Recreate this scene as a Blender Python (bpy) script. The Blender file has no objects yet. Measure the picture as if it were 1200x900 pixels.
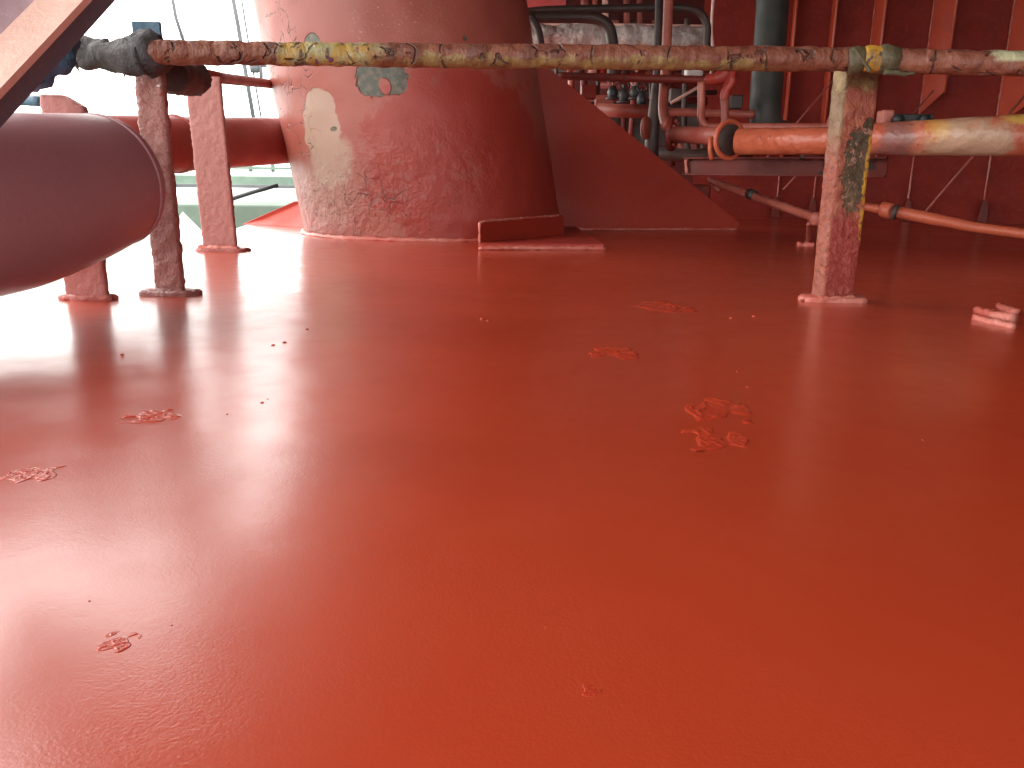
import bpy, bmesh, math, random
from mathutils import Vector, Matrix, noise
random.seed(7)
R = math.radians
# ------------------------------------------------------------------ camera
H = 0.30; FPX = 930.0; PITCH = R(14.0); ROLL = R(0.8)
sc = bpy.context.scene
cf = Vector((0, math.cos(PITCH), -math.sin(PITCH)))
r0 = Vector((1, 0, 0)); u0 = Vector((0, math.sin(PITCH), math.cos(PITCH)))
cr = r0*math.cos(ROLL) + u0*math.sin(ROLL); cu = -r0*math.sin(ROLL) + u0*math.cos(ROLL)
cam_d = bpy.data.cameras.new('camera'); cam = bpy.data.objects.new('camera', cam_d)
sc.collection.objects.link(cam); sc.camera = cam
cam_d.sensor_width = 36; cam_d.lens = FPX/1200*36; cam_d.clip_end = 2000; cam_d.clip_start = 0.02
M = Matrix((cr, cu, -cf)).transposed().to_4x4(); M.translation = (0, 0, H); cam.matrix_world = M
# ------------------------------------------------------------------ light
sc.view_settings.view_transform = 'Standard'; sc.view_settings.look = 'None'
sc.view_settings.exposure = 0.08; sc.view_settings.gamma = 1
SUN_EL = R(38); SUN_AZ = R(-62)      # azimuth measured from +Y towards +X: light comes from the left, a little ahead
w = bpy.data.worlds.new('World'); sc.world = w; w.use_nodes = True
nt = w.node_tree; bg = nt.nodes['Background']
sky = nt.nodes.new('ShaderNodeTexSky'); sky.sky_type = 'NISHITA'; sky.sun_disc = False
sky.sun_elevation = SUN_EL; sky.sun_rotation = SUN_AZ; sky.dust_density = 6; sky.air_density = 1.2
hs = nt.nodes.new('ShaderNodeHueSaturation'); hs.inputs['Saturation'].default_value = 0.22
mx = nt.nodes.new('ShaderNodeMix'); mx.data_type = 'RGBA'; mx.inputs['Factor'].default_value = 0.6
nt.links.new(sky.outputs[0], hs.inputs['Color']); nt.links.new(hs.outputs[0], mx.inputs['A'])
mx.inputs['B'].default_value = (57.0, 54.5, 52.0, 1)
nt.links.new(mx.outputs['Result'], bg.inputs['Color']); bg.inputs['Strength'].default_value = 0.13
sd = bpy.data.lights.new('sun', 'SUN'); sun = bpy.data.objects.new('sun', sd); sc.collection.objects.link(sun)
sd.energy = 0.6; sd.angle = R(14); sd.color = (1, .96, .9)
sv = Vector((math.sin(SUN_AZ)*math.cos(SUN_EL), math.cos(SUN_AZ)*math.cos(SUN_EL), math.sin(SUN_EL)))
sun.rotation_euler = sv.to_track_quat('Z', 'Y').to_euler()
# ------------------------------------------------------------------ measuring helpers (photo 1200x900 -> place)
def ray(px, py): return cf + cr*((px-600)/FPX) - cu*((py-450)/FPX)
O = Vector((0, 0, H))
def P(px, py, Y):
    d = ray(px, py); return O + d*(Y/d.y)
def G(px, py, z=0.0):
    d = ray(px, py); return O + d*((z-H)/d.z)
def S(px, Y): return px/FPX*Y*0.97     # size in metres of px pixels at distance Y
# ------------------------------------------------------------------ materials
def mat(name): 
    m = bpy.data.materials.new(name); m.use_nodes = True
    return m, m.node_tree, m.node_tree.nodes['Principled BSDF']
def N(nt, t, **k):
    n = nt.nodes.new(t)
    for a, b in k.items(): setattr(n, a, b)
    return n
def noise_n(nt, co, scale, detail=4, rough=.55, dist=0.0):
    n = N(nt, 'ShaderNodeTexNoise'); n.inputs['Scale'].default_value = scale; n.inputs['Detail'].default_value = detail
    n.inputs['Roughness'].default_value = rough; n.inputs['Distortion'].default_value = dist
    nt.links.new(co, n.inputs['Vector']); return n.outputs['Fac']
def ramp(nt, fac, a, b, c0=0.0, c1=1.0):
    n = N(nt, 'ShaderNodeMapRange'); n.interpolation_type = 'SMOOTHSTEP'
    for i, v in zip(('From Min', 'From Max', 'To Min', 'To Max'), (a, b, c0, c1)): n.inputs[i].default_value = v
    nt.links.new(fac, n.inputs['Value']); return n.outputs['Result']
def math_n(nt, op, a, b=None):
    n = N(nt, 'ShaderNodeMath', operation=op)
    for i, v in enumerate((a, b)):
        if v is None: continue
        if isinstance(v, (int, float)): n.inputs[i].default_value = v
        else: nt.links.new(v, n.inputs[i])
    return n.outputs[0]
def mixc(nt, fac, a, b):
    n = N(nt, 'ShaderNodeMix', data_type='RGBA')
    if isinstance(fac, (int, float)): n.inputs['Factor'].default_value = fac
    else: nt.links.new(fac, n.inputs['Factor'])
    for s, v in (('A', a), ('B', b)):
        if isinstance(v, tuple): n.inputs[s].default_value = (*v, 1)
        else: nt.links.new(v, n.inputs[s])
    return n.outputs['Result']
def coord(nt): return N(nt, 'ShaderNodeTexCoord').outputs['Object']
def blob(nt, co, c, rad, nz, amp=.5, soft=.12):
    s = N(nt, 'ShaderNodeVectorMath', operation='SUBTRACT'); nt.links.new(co, s.inputs[0]); s.inputs[1].default_value = c
    d = N(nt, 'ShaderNodeVectorMath', operation='DIVIDE'); nt.links.new(s.outputs[0], d.inputs[0]); d.inputs[1].default_value = rad
    l = N(nt, 'ShaderNodeVectorMath', operation='LENGTH'); nt.links.new(d.outputs[0], l.inputs[0])
    v = math_n(nt, 'ADD', l.outputs['Value'], math_n(nt, 'MULTIPLY', math_n(nt, 'SUBTRACT', nz, .5), amp*4))
    return ramp(nt, v, 1.0+soft, 1.0-soft)
def bump(nt, bs, hgt, dist, strength=1.0, prev=None):
    b = N(nt, 'ShaderNodeBump'); b.inputs['Distance'].default_value = dist; b.inputs['Strength'].default_value = strength
    nt.links.new(hgt, b.inputs['Height'])
    if prev is not None: nt.links.new(prev, b.inputs['Normal'])
    nt.links.new(b.outputs[0], bs.inputs['Normal']); return b.outputs[0]
def paint(name, c1, c2=None, rough=.42, grain=60, bmp=.002, chips=None, chipcol=(.05, .04, .03), chip_t=.68, chip_scale=9,
          blotch=2.5, spec=.5):
    m, nt, bs = mat(name); co = coord(nt)
    c2 = c2 or tuple(v*.72 for v in c1)
    col = mixc(nt, ramp(nt, noise_n(nt, co, blotch, 5, .6), .35, .7), c1, c2)
    fine = noise_n(nt, co, grain*2.2, 3)
    col = mixc(nt, ramp(nt, fine, .5, .85, 0, .35), col, tuple(min(1, v*1.4+.03) for v in c1))
    hgt = noise_n(nt, co, grain, 5, .65)
    nrm = bump(nt, bs, hgt, bmp)
    if chips:
        ch = ramp(nt, noise_n(nt, co, chip_scale, 6, .6, .4), chip_t, chip_t+.03)
        col = mixc(nt, ch, col, chipcol)
        bump(nt, bs, math_n(nt, 'SUBTRACT', 1.0, ch), .002, 1, nrm)
    nt.links.new(col, bs.inputs['Base Color'])
    nt.links.new(ramp(nt, noise_n(nt, co, blotch*3, 3), .3, .7, rough-.07, rough+.1), bs.inputs['Roughness'])
    bs.inputs['Specular IOR Level'].default_value = spec
    return m
RED = (.42, .043, .022); DRED = (.20, .024, .016); PINK = (.50, .13, .10)
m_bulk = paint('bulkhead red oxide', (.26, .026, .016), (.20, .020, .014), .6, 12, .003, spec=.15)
m_red = paint('brick red paint', RED, (.33, .04, .03), .4, 40, .0015)
m_dred = paint('dark red paint', DRED, (.12, .02, .014), .5, 40, .002, True, (.04, .025, .02), .62, spec=.3)
m_lump = paint('lumpy pink red paint', (.42, .115, .09), (.33, .075, .06), .33, 70, .007, True, (.09, .035, .03), .69, 22)
m_pipe = paint('matt maroon pipe paint', (.46, .235, .26), (.40, .20, .225), .36, 90, .0006, blotch=1.6)
m_orange = paint('orange primer', (.50, .115, .058), (.40, .085, .045), .38, 30, .002, True, (.14, .05, .03), .72, 14)
m_pinkpipe = paint('faded pink paint', (.42, .12, .085), (.26, .055, .04), .4, 40, .003, True, (.12, .05, .04), .67, 18)
m_dark = paint('black brown pipe', (.045, .035, .032), (.09, .05, .04), .5, 30, .003)
m_grime = paint('tarred wrapping', (.055, .055, .058), (.12, .085, .078), .7, 45, .012)
m_black = paint('black rubber', (.02, .022, .024), None, .5, 30, .002)
m_green = paint('dark green grey pipe', (.035, .045, .040), (.08, .075, .065), .5, 10, .004, True, (.25, .10, .08), .74, 5)
m_white = paint('bright white paint', (.80, .80, .78), (.70, .70, .68), .5, 20, .001)
m_foil_b = paint('crumpled foil', (.75, .73, .70), (.45, .40, .38), .35, 7, .05, blotch=6)
m_pgreen = paint('pale green deck paint', (.13, .195, .155), (.18, .25, .205), .7, 8, .003)
m_weld = paint('wet paint weld bead', (.50, .10, .07), (.62, .24, .19), .22, 120, .004)
m_steel = paint('grey wire', (.10, .11, .12), None, .6, 40, .001)
m_blue = paint('blue grey steel', (.05, .12, .19), (.08, .15, .21), .6, 30, .006)
m_beam = paint('pale rose beam paint', (.50, .36, .40), (.46, .32, .36), .5, 30, .002)
m_beamw = paint('cream rose paint', (.85, .58, .48), (.80, .50, .42), .45, 30, .002)
m_bright = paint('sunlit salmon panel', (.72, .12, .12), (.62, .09, .09), .5, 8, .001)
m_sea = paint('pale sea', (.35, .42, .42), None, .3, 2, .05)
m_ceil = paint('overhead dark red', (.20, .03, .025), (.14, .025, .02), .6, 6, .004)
# deck: glossy fresh coat
m_deck, nt, bs = mat('fresh glossy red deck paint'); co = coord(nt)
col = mixc(nt, ramp(nt, noise_n(nt, co, 1.1, 4), .3, .7), (.46, .053, .018), (.41, .044, .015))
col = mixc(nt, ramp(nt, noise_n(nt, co, 7, 5, .6), .45, .8, 0, .35), col, (.46, .065, .022))
nt.links.new(col, bs.inputs['Base Color'])
mp = N(nt, 'ShaderNodeMapping'); mp.inputs['Scale'].default_value = (1.0, .8, 1); nt.links.new(co, mp.inputs['Vector'])
rg = math_n(nt, 'ADD', ramp(nt, noise_n(nt, mp.outputs[0], 2.2, 4), .3, .75, .28, .36),
            ramp(nt, noise_n(nt, mp.outputs[0], 14, 4), .4, .8, 0, .08))
nt.links.new(rg, bs.inputs['Roughness'])
amt = ramp(nt, noise_n(nt, co, 3.1, 3), .35, .7, .25, 1)
b1 = bump(nt, bs, math_n(nt, 'MULTIPLY', amt, noise_n(nt, co, 400, 3, .6)), .00030)
b2 = bump(nt, bs, math_n(nt, 'MULTIPLY', amt, noise_n(nt, co, 120, 4, .6)), .00022, 1, b1)
mp2 = N(nt, 'ShaderNodeMapping'); mp2.inputs['Scale'].default_value = (1.0, .8, 1); nt.links.new(co, mp2.inputs['Vector'])
bs.inputs['Specular IOR Level'].default_value = .35
b3 = bump(nt, bs, noise_n(nt, mp2.outputs[0], 9, 3, .5), .0004, 1, b2)
bs.inputs['Coat Weight'].default_value = .78; bs.inputs['Coat Roughness'].default_value = .17; nt.links.new(b3, bs.inputs['Coat Normal'])
# ------------------------------------------------------------------ mesh helpers
C = sc.collection
def link(name, bm, m, parent=None, smooth=True, loc=None):
    me = bpy.data.meshes.new(name); bmesh.ops.recalc_face_normals(bm, faces=bm.faces[:]); bm.to_mesh(me); bm.free()
    if m: me.materials.append(m)
    if smooth:
        for p in me.polygons: p.use_smooth = True
    o = bpy.data.objects.new(name, me); C.objects.link(o)
    if loc is not None: o.location = loc; me.transform(Matrix.Translation(-Vector(loc)))
    if parent:
        o.parent = parent
        o.matrix_parent_inverse = Matrix.Identity(4)
        me.transform(parent_world(parent).inverted())
    return o
def parent_world(p):
    m = p.matrix_basis.copy()
    while p.parent: p = p.parent; m = p.matrix_basis @ m
    return m
def tag(o, label=None, cat=None, group=None, kind=None):
    for k, v in (('label', label), ('category', cat), ('group', group), ('kind', kind)):
        if v: o[k] = v
    return o
def thing(name, loc, label, cat, group=None):
    o = bpy.data.objects.new(name, None); C.objects.link(o); o.location = loc; o.empty_display_size = .05
    return tag(o, label, cat, group)
def frame(d):
    d = d.normalized(); a = Vector((0, 0, 1)) if abs(d.z) < .9 else Vector((0, 1, 0))
    x = d.cross(a).normalized(); return x, d.cross(x).normalized()
def smooth_path(pts, n=6, radii=None):
    pts = [Vector(p) for p in pts]; out = []; rr = []
    radii = radii if radii else [1]*len(pts)
    for i in range(len(pts)-1):
        p0 = pts[max(i-1, 0)]; p1 = pts[i]; p2 = pts[i+1]; p3 = pts[min(i+2, len(pts)-1)]
        for k in range(n):
            t = k/n
            out.append(.5*((2*p1)+(p2-p0)*t+(2*p0-5*p1+4*p2-p3)*t*t+(3*p1-p0-3*p2+p3)*t**3))
            rr.append(radii[i]*(1-t)+radii[i+1]*t)
    out.append(pts[-1]); rr.append(radii[-1]); return out, rr
def add_tube(bm, pts, r, seg=16, rough=0.0, fs=30, caps=True, curve=0, div=0, ell=1.0, spiral=0.0):
    pts = [Vector(p) for p in pts]
    rad = r if isinstance(r, (list, tuple)) else [r]*len(pts)
    if curve: pts, rad = smooth_path(pts, curve, list(rad))
    if div:
        np_, nr = [], []
        for i in range(len(pts)-1):
            L = (pts[i+1]-pts[i]).length; n = max(1, int(L/div))
            for k in range(n):
                t = k/n; np_.append(pts[i].lerp(pts[i+1], t)); nr.append(rad[i]*(1-t)+rad[i+1]*t)
        np_.append(pts[-1]); nr.append(rad[-1]); pts, rad = np_, nr
    rings = []; x = None; s = 0
    for i, p in enumerate(pts):
        d = (pts[min(i+1, len(pts)-1)]-pts[max(i-1, 0)]).normalized()
        if i: s += (pts[i]-pts[i-1]).length
        if x is None: x, y = frame(d)
        else: x = (x-d*x.dot(d)).normalized(); y = d.cross(x)
        ring = []
        for k in range(seg):
            a = 2*math.pi*k/seg; v = x*math.cos(a)+y*math.sin(a)*ell
            rr = rad[i]
            q = p+v*rr
            if rough: rr += rough*(noise.noise(q*fs)+.5*noise.noise(q*fs*2.7)); 
            if spiral: rr += spiral*max(0, math.sin(a*1.0+s*spiral_k+2*noise.noise(q*12)))**6
            ring.append(bm.verts.new(p+v*rr))
        rings.append(ring)
    for a, b in zip(rings, rings[1:]):
        for k in range(seg): bm.faces.new((a[k], a[(k+1) % seg], b[(k+1) % seg], b[k]))
    if caps: bm.faces.new(rings[0]); bm.faces.new(rings[-1])
spiral_k = 55
def tube(name, pts, r, m, parent=None, **k):
    bm = bmesh.new(); add_tube(bm, pts, r, **k); return link(name, bm, m, parent)
def add_box(bm, o, ax, ay, az, s):       # centre, three axes, full sizes
    vs = []
    for i in (-.5, .5):
        for j in (-.5, .5):
            for k in (-.5, .5): vs.append(bm.verts.new(Vector(o)+ax*s[0]*i+ay*s[1]*j+az*s[2]*k))
    for f in ((0, 1, 3, 2), (4, 6, 7, 5), (0, 4, 5, 1), (2, 3, 7, 6), (0, 2, 6, 4), (1, 5, 7, 3)): bm.faces.new([vs[i] for i in f])
X, Y_, Z = Vector((1, 0, 0)), Vector((0, 1, 0)), Vector((0, 0, 1))
def bevel(bm, w, seg=2): bmesh.ops.bevel(bm, geom=bm.edges[:], offset=w, segments=seg, affect='EDGES', profile=.5)
def box(name, o, s, m, parent=None, ax=X, ay=Y_, az=Z, bev=0.0, smooth=False):
    bm = bmesh.new(); add_box(bm, o, ax, ay, az, s)
    if bev: bevel(bm, bev)
    return link(name, bm, m, parent, smooth)
def prism(name, poly, n, th, m, parent=None, bev=0, loc=None):   # polygon (world points) extruded by n*th
    bm = bmesh.new(); a = [bm.verts.new(p) for p in poly]; b = [bm.verts.new(Vector(p)+n*th) for p in poly]
    bm.faces.new(a); bm.faces.new(b[::-1])
    for i in range(len(poly)): bm.faces.new((a[i], a[(i+1) % len(poly)], b[(i+1) % len(poly)], b[i]))
    bmesh.ops.recalc_face_normals(bm, faces=bm.faces[:])
    if bev: bevel(bm, bev)
    return link(name, bm, m, parent, False, loc)
def flange(bm, c, d, r, th, seg=28, hole=0):   # disc with a rounded rim
    d = d.normalized(); x, y = frame(d)
    prof = [(r*.02, -th/2), (r*.93, -th/2), (r, -th*.3), (r, th*.3), (r*.93, th/2), (r*.02, th/2)]
    rings = []
    for (q, h) in prof: rings.append([bm.verts.new(c+d*h+(x*math.cos(2*math.pi*k/seg)+y*math.sin(2*math.pi*k/seg))*q) for k in range(seg)])
    for a, b in zip(rings, rings[1:]):
        for k in range(seg): bm.faces.new((a[k], a[(k+1) % seg], b[(k+1) % seg], b[k]))
    bm.faces.new(rings[0]); bm.faces.new(rings[-1])
def bolts(parent, c, d, r, n, m, s=.008):
    x, y = frame(d.normalized()); d = d.normalized()
    for k in range(n):
        a = 2*math.pi*(k+.3)/n; bm = bmesh.new(); q = c+(x*math.cos(a)+y*math.sin(a))*r
        add_tube(bm, [q-d*s, q+d*s], s, seg=6); link('bolt', bm, m, parent, False)
def torus(bm, c, d, Rr, r, seg=32, s2=10, a0=0, a1=2*math.pi, rough=0):
    x, y = frame(d.normalized()); full = abs(a1-a0-2*math.pi) < 1e-4
    n = seg+1
    pts = [c+(x*math.cos(a0+(a1-a0)*k/seg)+y*math.sin(a0+(a1-a0)*k/seg))*Rr for k in range(n)]
    add_tube(bm, pts, r, seg=s2, caps=not full, rough=rough)
# ------------------------------------------------------------------ setting: deck
EDGE = [(-1.02, -4.0), (-1.22, .6), (-1.33, 2.05), (-1.62, 4.1), (-1.93, 5.8), (-3.1, 12.0), (-3.5, 14.5)]
def edge_x(y):
    for (x0, y0), (x1, y1) in zip(EDGE, EDGE[1:]):
        if y <= y1: return x0+(x1-x0)*(y-y0)/(y1-y0)
    return EDGE[-1][0]
def deck_z(x, y):
    z = .0042*noise.noise(Vector((x*1.3, y*.9, 3)))+.0016*noise.noise(Vector((x*3.1, y*4.2, 9)))
    if y < 1.62: z += -(1.62-y)*.006
    if y < .86: z += (.86-y)*.010
    return z
ys = []; y = -4.0
while y < 14.5: ys.append(y); y += .025 if .25 < y < 3.2 else (.06 if y < 7 and y > -.5 else .3)
ys.append(14.5)
bm = bmesh.new(); rows = []
NX = 150
for y in ys:
    x0 = edge_x(y); row = []
    for i in range(NX+1):
        t = i/NX; x = x0+(t*2.9 if False else 0)+ (9.5-x0)*(t**1.9)
        row.append(bm.verts.new((x, y, deck_z(x, y))))
    rows.append(row)
for a, b in zip(rows, rows[1:]):
    for i in range(NX): bm.faces.new((a[i], a[i+1], b[i+1], b[i]))
for a, b in zip(rows, rows[1:]):   # rounded deck edge turning down
    q = [bm.verts.new(v.co+Vector((-.012, 0, -.006))) for v in (a[0], b[0])]
    s = [bm.verts.new(v.co+Vector((-.016, 0, -.05))) for v in (a[0], b[0])]
    bm.faces.new((a[0], b[0], q[1], q[0])); bm.faces.new((q[0], q[1], s[1], s[0]))
bmesh.ops.remove_doubles(bm, verts=bm.verts[:], dist=.0002)
deck = tag(link('deck', bm, m_deck), 'glossy wet red painted steel deck', kind='structure')
deck['label'] = 'glossy wet red painted steel deck'
# side of the raised deck
bm = bmesh.new(); t = []; b = []
for (x, y) in EDGE: t.append(bm.verts.new((x-.03, y, -.04))); b.append(bm.verts.new((x-.03, y, -1.2)))
for i in range(len(EDGE)-1): bm.faces.new((t[i], t[i+1], b[i+1], b[i]))
tag(link('deck_side', bm, m_red), kind='structure')
# lower deck and sea
box('lower_deck', (-6.5, 6, -1.25), (13, 40, .1), m_pgreen)
tag(bpy.data.objects['lower_deck'], kind='structure')
bm = bmesh.new(); add_box(bm, (0, 300, -7), X, Y_, Z, (1600, 1400, .2)); tag(link('sea', bm, m_sea, None, False), kind='structure')
# ------------------------------------------------------------------ bulkhead on the right
B0 = G(1172, 262); bt = Vector((math.cos(R(20)), -math.sin(R(20)), 0)); bn = Vector((-math.sin(R(20)), -math.cos(R(20)), 0))
def W(px, py, off=0.0):
    d = ray(px, py); b = B0+bn*off; return O+d*((b-O).dot(bn)/d.dot(bn))
wl = W(818, 120); wl.z = 0
wr = B0+bt*4.5; wr.z = 0
bulk = thing('bulkhead', (wl+wr)/2, 'tall dark red steel bulkhead with vertical stiffeners behind the pipes', 'bulkhead')
L = (wr-wl).length
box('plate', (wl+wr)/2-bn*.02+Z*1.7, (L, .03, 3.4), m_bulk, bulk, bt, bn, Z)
m_web = paint('stiffener lit red', (.52, .066, .026), (.42, .05, .022), .5, 12, .002, spec=.25)  # webs coloured brighter than the plate to carry the sky light
m_edge = paint('stiffener edge highlight', (.58, .12, .07), (.5, .09, .05), .35, 30, .002)  # lighter again, a highlight painted along the tips
STIFF = [(924, 926, .08, 0, 0), (968, 972, .10, 0, 0), (1016, 1028, .13, 30, 60), (1083, 1109, .15, 108, 135), (1175, 1222, .17, 112, 150), (1292, 1360, .2, 112, 160)]
for px, tip, pr, ytip, yroot in STIFF:
    root = W(px, 90); root.z = 0; tp = W(tip, 90, pr); tp.z = 0
    zr = W(px, yroot).z if yroot else .25; zt = W(tip, ytip, pr).z if ytip else .3
    if px < 1020: zr, zt = .45, .6
    dd = (tp-root).normalized(); n = dd.cross(Z).normalized()
    o = prism('stiffener', [root+Z*zr, root+Z*3.3, tp+Z*3.3, tp+Z*zt], n, .012, m_web, bulk)
    # bulb edge on the tip
    bm = bmesh.new(); add_tube(bm, [tp+Z*zt, tp+Z*3.3], .013, seg=8); link('stiffener_edge', bm, m_edge, o)
    bm = bmesh.new(); add_tube(bm, [root+bn*.008+Z*.02, root+bn*.008+Z*3.3], .010, seg=7, rough=.006, fs=40, div=.04); link('weld_bead', bm, m_weld, o)
    foot = root+bn*.05
    f = prism('foot_bracket', [foot-bt*.05+Z*.002, foot+bt*.05+Z*.002, foot+bt*.03+Z*.2, foot-bt*.02+Z*.24], bn, .05, m_dred, bulk, .008)
# overhead deck of the superstructure above the machinery
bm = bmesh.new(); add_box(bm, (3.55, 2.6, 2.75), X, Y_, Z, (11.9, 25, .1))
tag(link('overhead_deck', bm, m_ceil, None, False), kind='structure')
# unseen wall added on the right to keep low sky light out
bm = bmesh.new(); e2 = B0+bt*4.5; e2.z = 1.35; f2_ = Vector((e2.x+.3, -7, 1.35)); dv = (f2_-e2).normalized()
add_box(bm, (e2+f2_)/2, dv, dv.cross(Z), Z, ((f2_-e2).length, .06, 2.72)); tag(link('unseen_side_wall', bm, m_bulk, None, False), kind='structure')
# wall at the far end behind the machinery
m_back = paint('dark red wall', (.13, .018, .014), (.09, .015, .012), .55, 6, .003)  # plain darker red for the far wall
back = thing('machinery_casing', (2.6, 11.2, 0), 'dark red casing wall far behind the pipes with a salmon panel coloured sunlit bright', 'wall')
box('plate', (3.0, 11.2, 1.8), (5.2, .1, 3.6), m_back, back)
for (a, b, c, d, m) in ((612, 664, -30, 9, m_bright), (612, 632, 10, 31, m_bright)):  # salmon brightened to stand in for sun on the panel
    p = P(a, d, 11.1); q = P(b, c, 11.1); box('panel', (p+q)/2, (abs(q.x-p.x), .03, abs(q.z-p.z)), m_bright, back)
for px, w_, m in ((684, 8, m_pinkpipe), (696, 5, m_orange), (733, 6, m_pinkpipe), (748, 5, m_pinkpipe), (708, 6, m_beamw)):
    tube('wall_pipe', [P(px, -60, 10.9), P(px+2, 60, 10.9)], S(w_, 10.9)/2*1.2, m, back, seg=8)
for a in range(6):
    p = P(640+a*26, 34, 10.95); box('wall_beam', p, (.14, .08, .20), (m_pinkpipe, m_dark, m_orange)[a % 3], back, bev=.01)
box('ledge', P(735, 32, 10.9), (2.2, .2, .05), m_beamw, back)
# ------------------------------------------------------------------ mast column
CR = .80; base = Vector((P(510, 270, 5.15).x, 5.18, 0)); lean = Vector((-.185, .0, 1)).normalized()
q = Vector((0, 0, 1)).rotation_difference(lean); qm = q.to_matrix().to_4x4(); qm.translation = base; qi = qm.inverted()
col_o = thing('mast_column', base, 'thick leaning red steel column with peeling paint and a triangular side gusset', 'column')
m_col, nt, bs = mat('aged rose red column paint'); co = coord(nt)
def col_hit(px, py):
    d = qi.to_3x3() @ ray(px, py); o = qi @ O
    a = d.x**2+d.y**2; b = 2*(o.x*d.x+o.y*d.y); c = o.x**2+o.y**2-CR**2
    t = (-b-math.sqrt(max(0, b*b-4*a*c)))/(2*a); return o+d*t
nz = noise_n(nt, co, 7, 6, .62); nz2 = noise_n(nt, co, 16, 5, .6, .5)
col = mixc(nt, ramp(nt, noise_n(nt, co, 1.6, 4), .3, .7), (.35, .098, .072), (.28, .066, .048))
# newer darker red coat on the lower middle
c = col_hit(540, 190); col = mixc(nt, blob(nt, co, c, (.50, .9, .48), nz, .35, .1), col, (.31, .042, .028))
c = col_hit(600, 240); col = mixc(nt, blob(nt, co, c, (.50, .9, .45), nz, .2, .2), col, (.31, .040, .027))
# streaked pale scuffs at the top
c = col_hit(470, 12); sc_m = math_n(nt, 'MULTIPLY', blob(nt, co, c, (.25, .5, .22), nz, .5, .4), ramp(nt, noise_n(nt, co, 70, 5), .58, .72, 0, .5))
col = mixc(nt, sc_m, col, (.45, .33, .30))
pale = None
for (px, py, rx, rz, sf, wt) in ((377, 150, .12, .19, .06, .9), (374, 130, .10, .12, .06, .9), (386, 185, .13, .17, .25, .8), (382, 218, .17, .20, .6, .4)):
    mk = math_n(nt, 'MULTIPLY', blob(nt, co, col_hit(px, py), (rx, .35, rz), nz, .24, sf), wt)
    pale = mk if pale is None else math_n(nt, 'MAXIMUM', pale, mk)
col = mixc(nt, math_n(nt, 'MULTIPLY', pale, .95), col, (.40, .29, .22))
rough_m = blob(nt, co, col_hit(385, 245), (.45, .6, .17), nz, .3, .5)
rough_m2 = blob(nt, co, col_hit(470, 215), (.45, .6, .22), nz, .4, .5)
rm = math_n(nt, 'MAXIMUM', rough_m, math_n(nt, 'MULTIPLY', rough_m2, .5))
rmk = math_n(nt, 'MULTIPLY', rm, ramp(nt, nz2, .53, .58))
col = mixc(nt, math_n(nt, 'MULTIPLY', rmk, .7), col, (.30, .12, .10))
chip = None
for (px, py, rx, rz, am) in ((447, 93, .135, .085, .22), (432, 82, .07, .05, .2), (462, 97, .07, .06, .2), (366, 50, .045, .045, .1), (545, 45, .012, .012, 0), (391, 151, .02, .012, .1)):
    mk = blob(nt, co, col_hit(px, py), (rx, .4, rz), nz2, am, .05)
    chip = mk if chip is None else math_n(nt, 'MAXIMUM', chip, mk)
keep = blob(nt, co, col_hit(451, 101), (.032, .4, .045), nz2, .25, .08)
chip = math_n(nt, 'MULTIPLY', chip, math_n(nt, 'SUBTRACT', 1.0, keep))
chipcol = mixc(nt, ramp(nt, noise_n(nt, co, 30, 4), .4, .7), (.055, .062, .048), (.15, .12, .08))
# cracks on the left flank
crk = N(nt, 'ShaderNodeTexVoronoi', feature='DISTANCE_TO_EDGE'); crk.inputs['Scale'].default_value = 6
nv = N(nt, 'ShaderNodeVectorMath', operation='ADD'); nn = N(nt, 'ShaderNodeTexNoise'); nn.inputs['Scale'].default_value = 8; nt.links.new(co, nn.inputs['Vector'])
nt.links.new(co, nv.inputs[0]); sc_ = N(nt, 'ShaderNodeVectorMath', operation='SCALE'); sc_.inputs['Scale'].default_value = .25
nt.links.new(nn.outputs['Color'], sc_.inputs[0]); nt.links.new(sc_.outputs[0], nv.inputs[1]); nt.links.new(nv.outputs[0], crk.inputs['Vector'])
left_m = ramp(nt, noise_n(nt, co, 1.7, 2), .46, .6)
cm = math_n(nt, 'MULTIPLY', ramp(nt, crk.outputs['Distance'], .02, .006), math_n(nt, 'MAXIMUM', blob(nt, co, col_hit(335, 80), (.14, .5, .5), nz, .4, .3), rough_m))
cm = math_n(nt, 'MULTIPLY', cm, ramp(nt, nz2, .42, .52))
col = mixc(nt, math_n(nt, 'MULTIPLY', cm, .75), col, (.10, .04, .03))
col = mixc(nt, chip, col, chipcol)
nt.links.new(col, bs.inputs['Base Color']); bs.inputs['Roughness'].default_value = .43
b1 = bump(nt, bs, noise_n(nt, co, 55, 5, .6), .0015)
b2 = bump(nt, bs, math_n(nt, 'MULTIPLY', rm, noise_n(nt, co, 22, 5, .6)), .022, 1, b1)
b3 = bump(nt, bs, math_n(nt, 'SUBTRACT', 1.0, math_n(nt, 'MAXIMUM', math_n(nt, 'MAXIMUM', chip, cm), math_n(nt, 'MULTIPLY', pale, .5))), .006, 1, b2)
b4 = bump(nt, bs, noise_n(nt, co, 1.8, 2), .05, 1, b3)
bm = bmesh.new(); rings = []; SEG = 128; n = 90
for i in range(n+1):
    z = -.15+3.75*i/n; ring = []
    for k in range(SEG):
        a = 2*math.pi*k/SEG; v = Vector((math.cos(a)*CR, math.sin(a)*CR, z))
        d = .004*noise.noise(v*2.2)
        lo = max(0, 1-max(0, z-.02)/.45)
        d += lo*.007*noise.noise(v*13)
        ring.append(bm.verts.new(v*1.0+Vector((math.cos(a), math.sin(a), 0))*d))
    rings.append(ring)
for a, b in zip(rings, rings[1:]):
    for k in range(SEG): bm.faces.new((a[k], a[(k+1) % SEG], b[(k+1) % SEG], b[k]))
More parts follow.
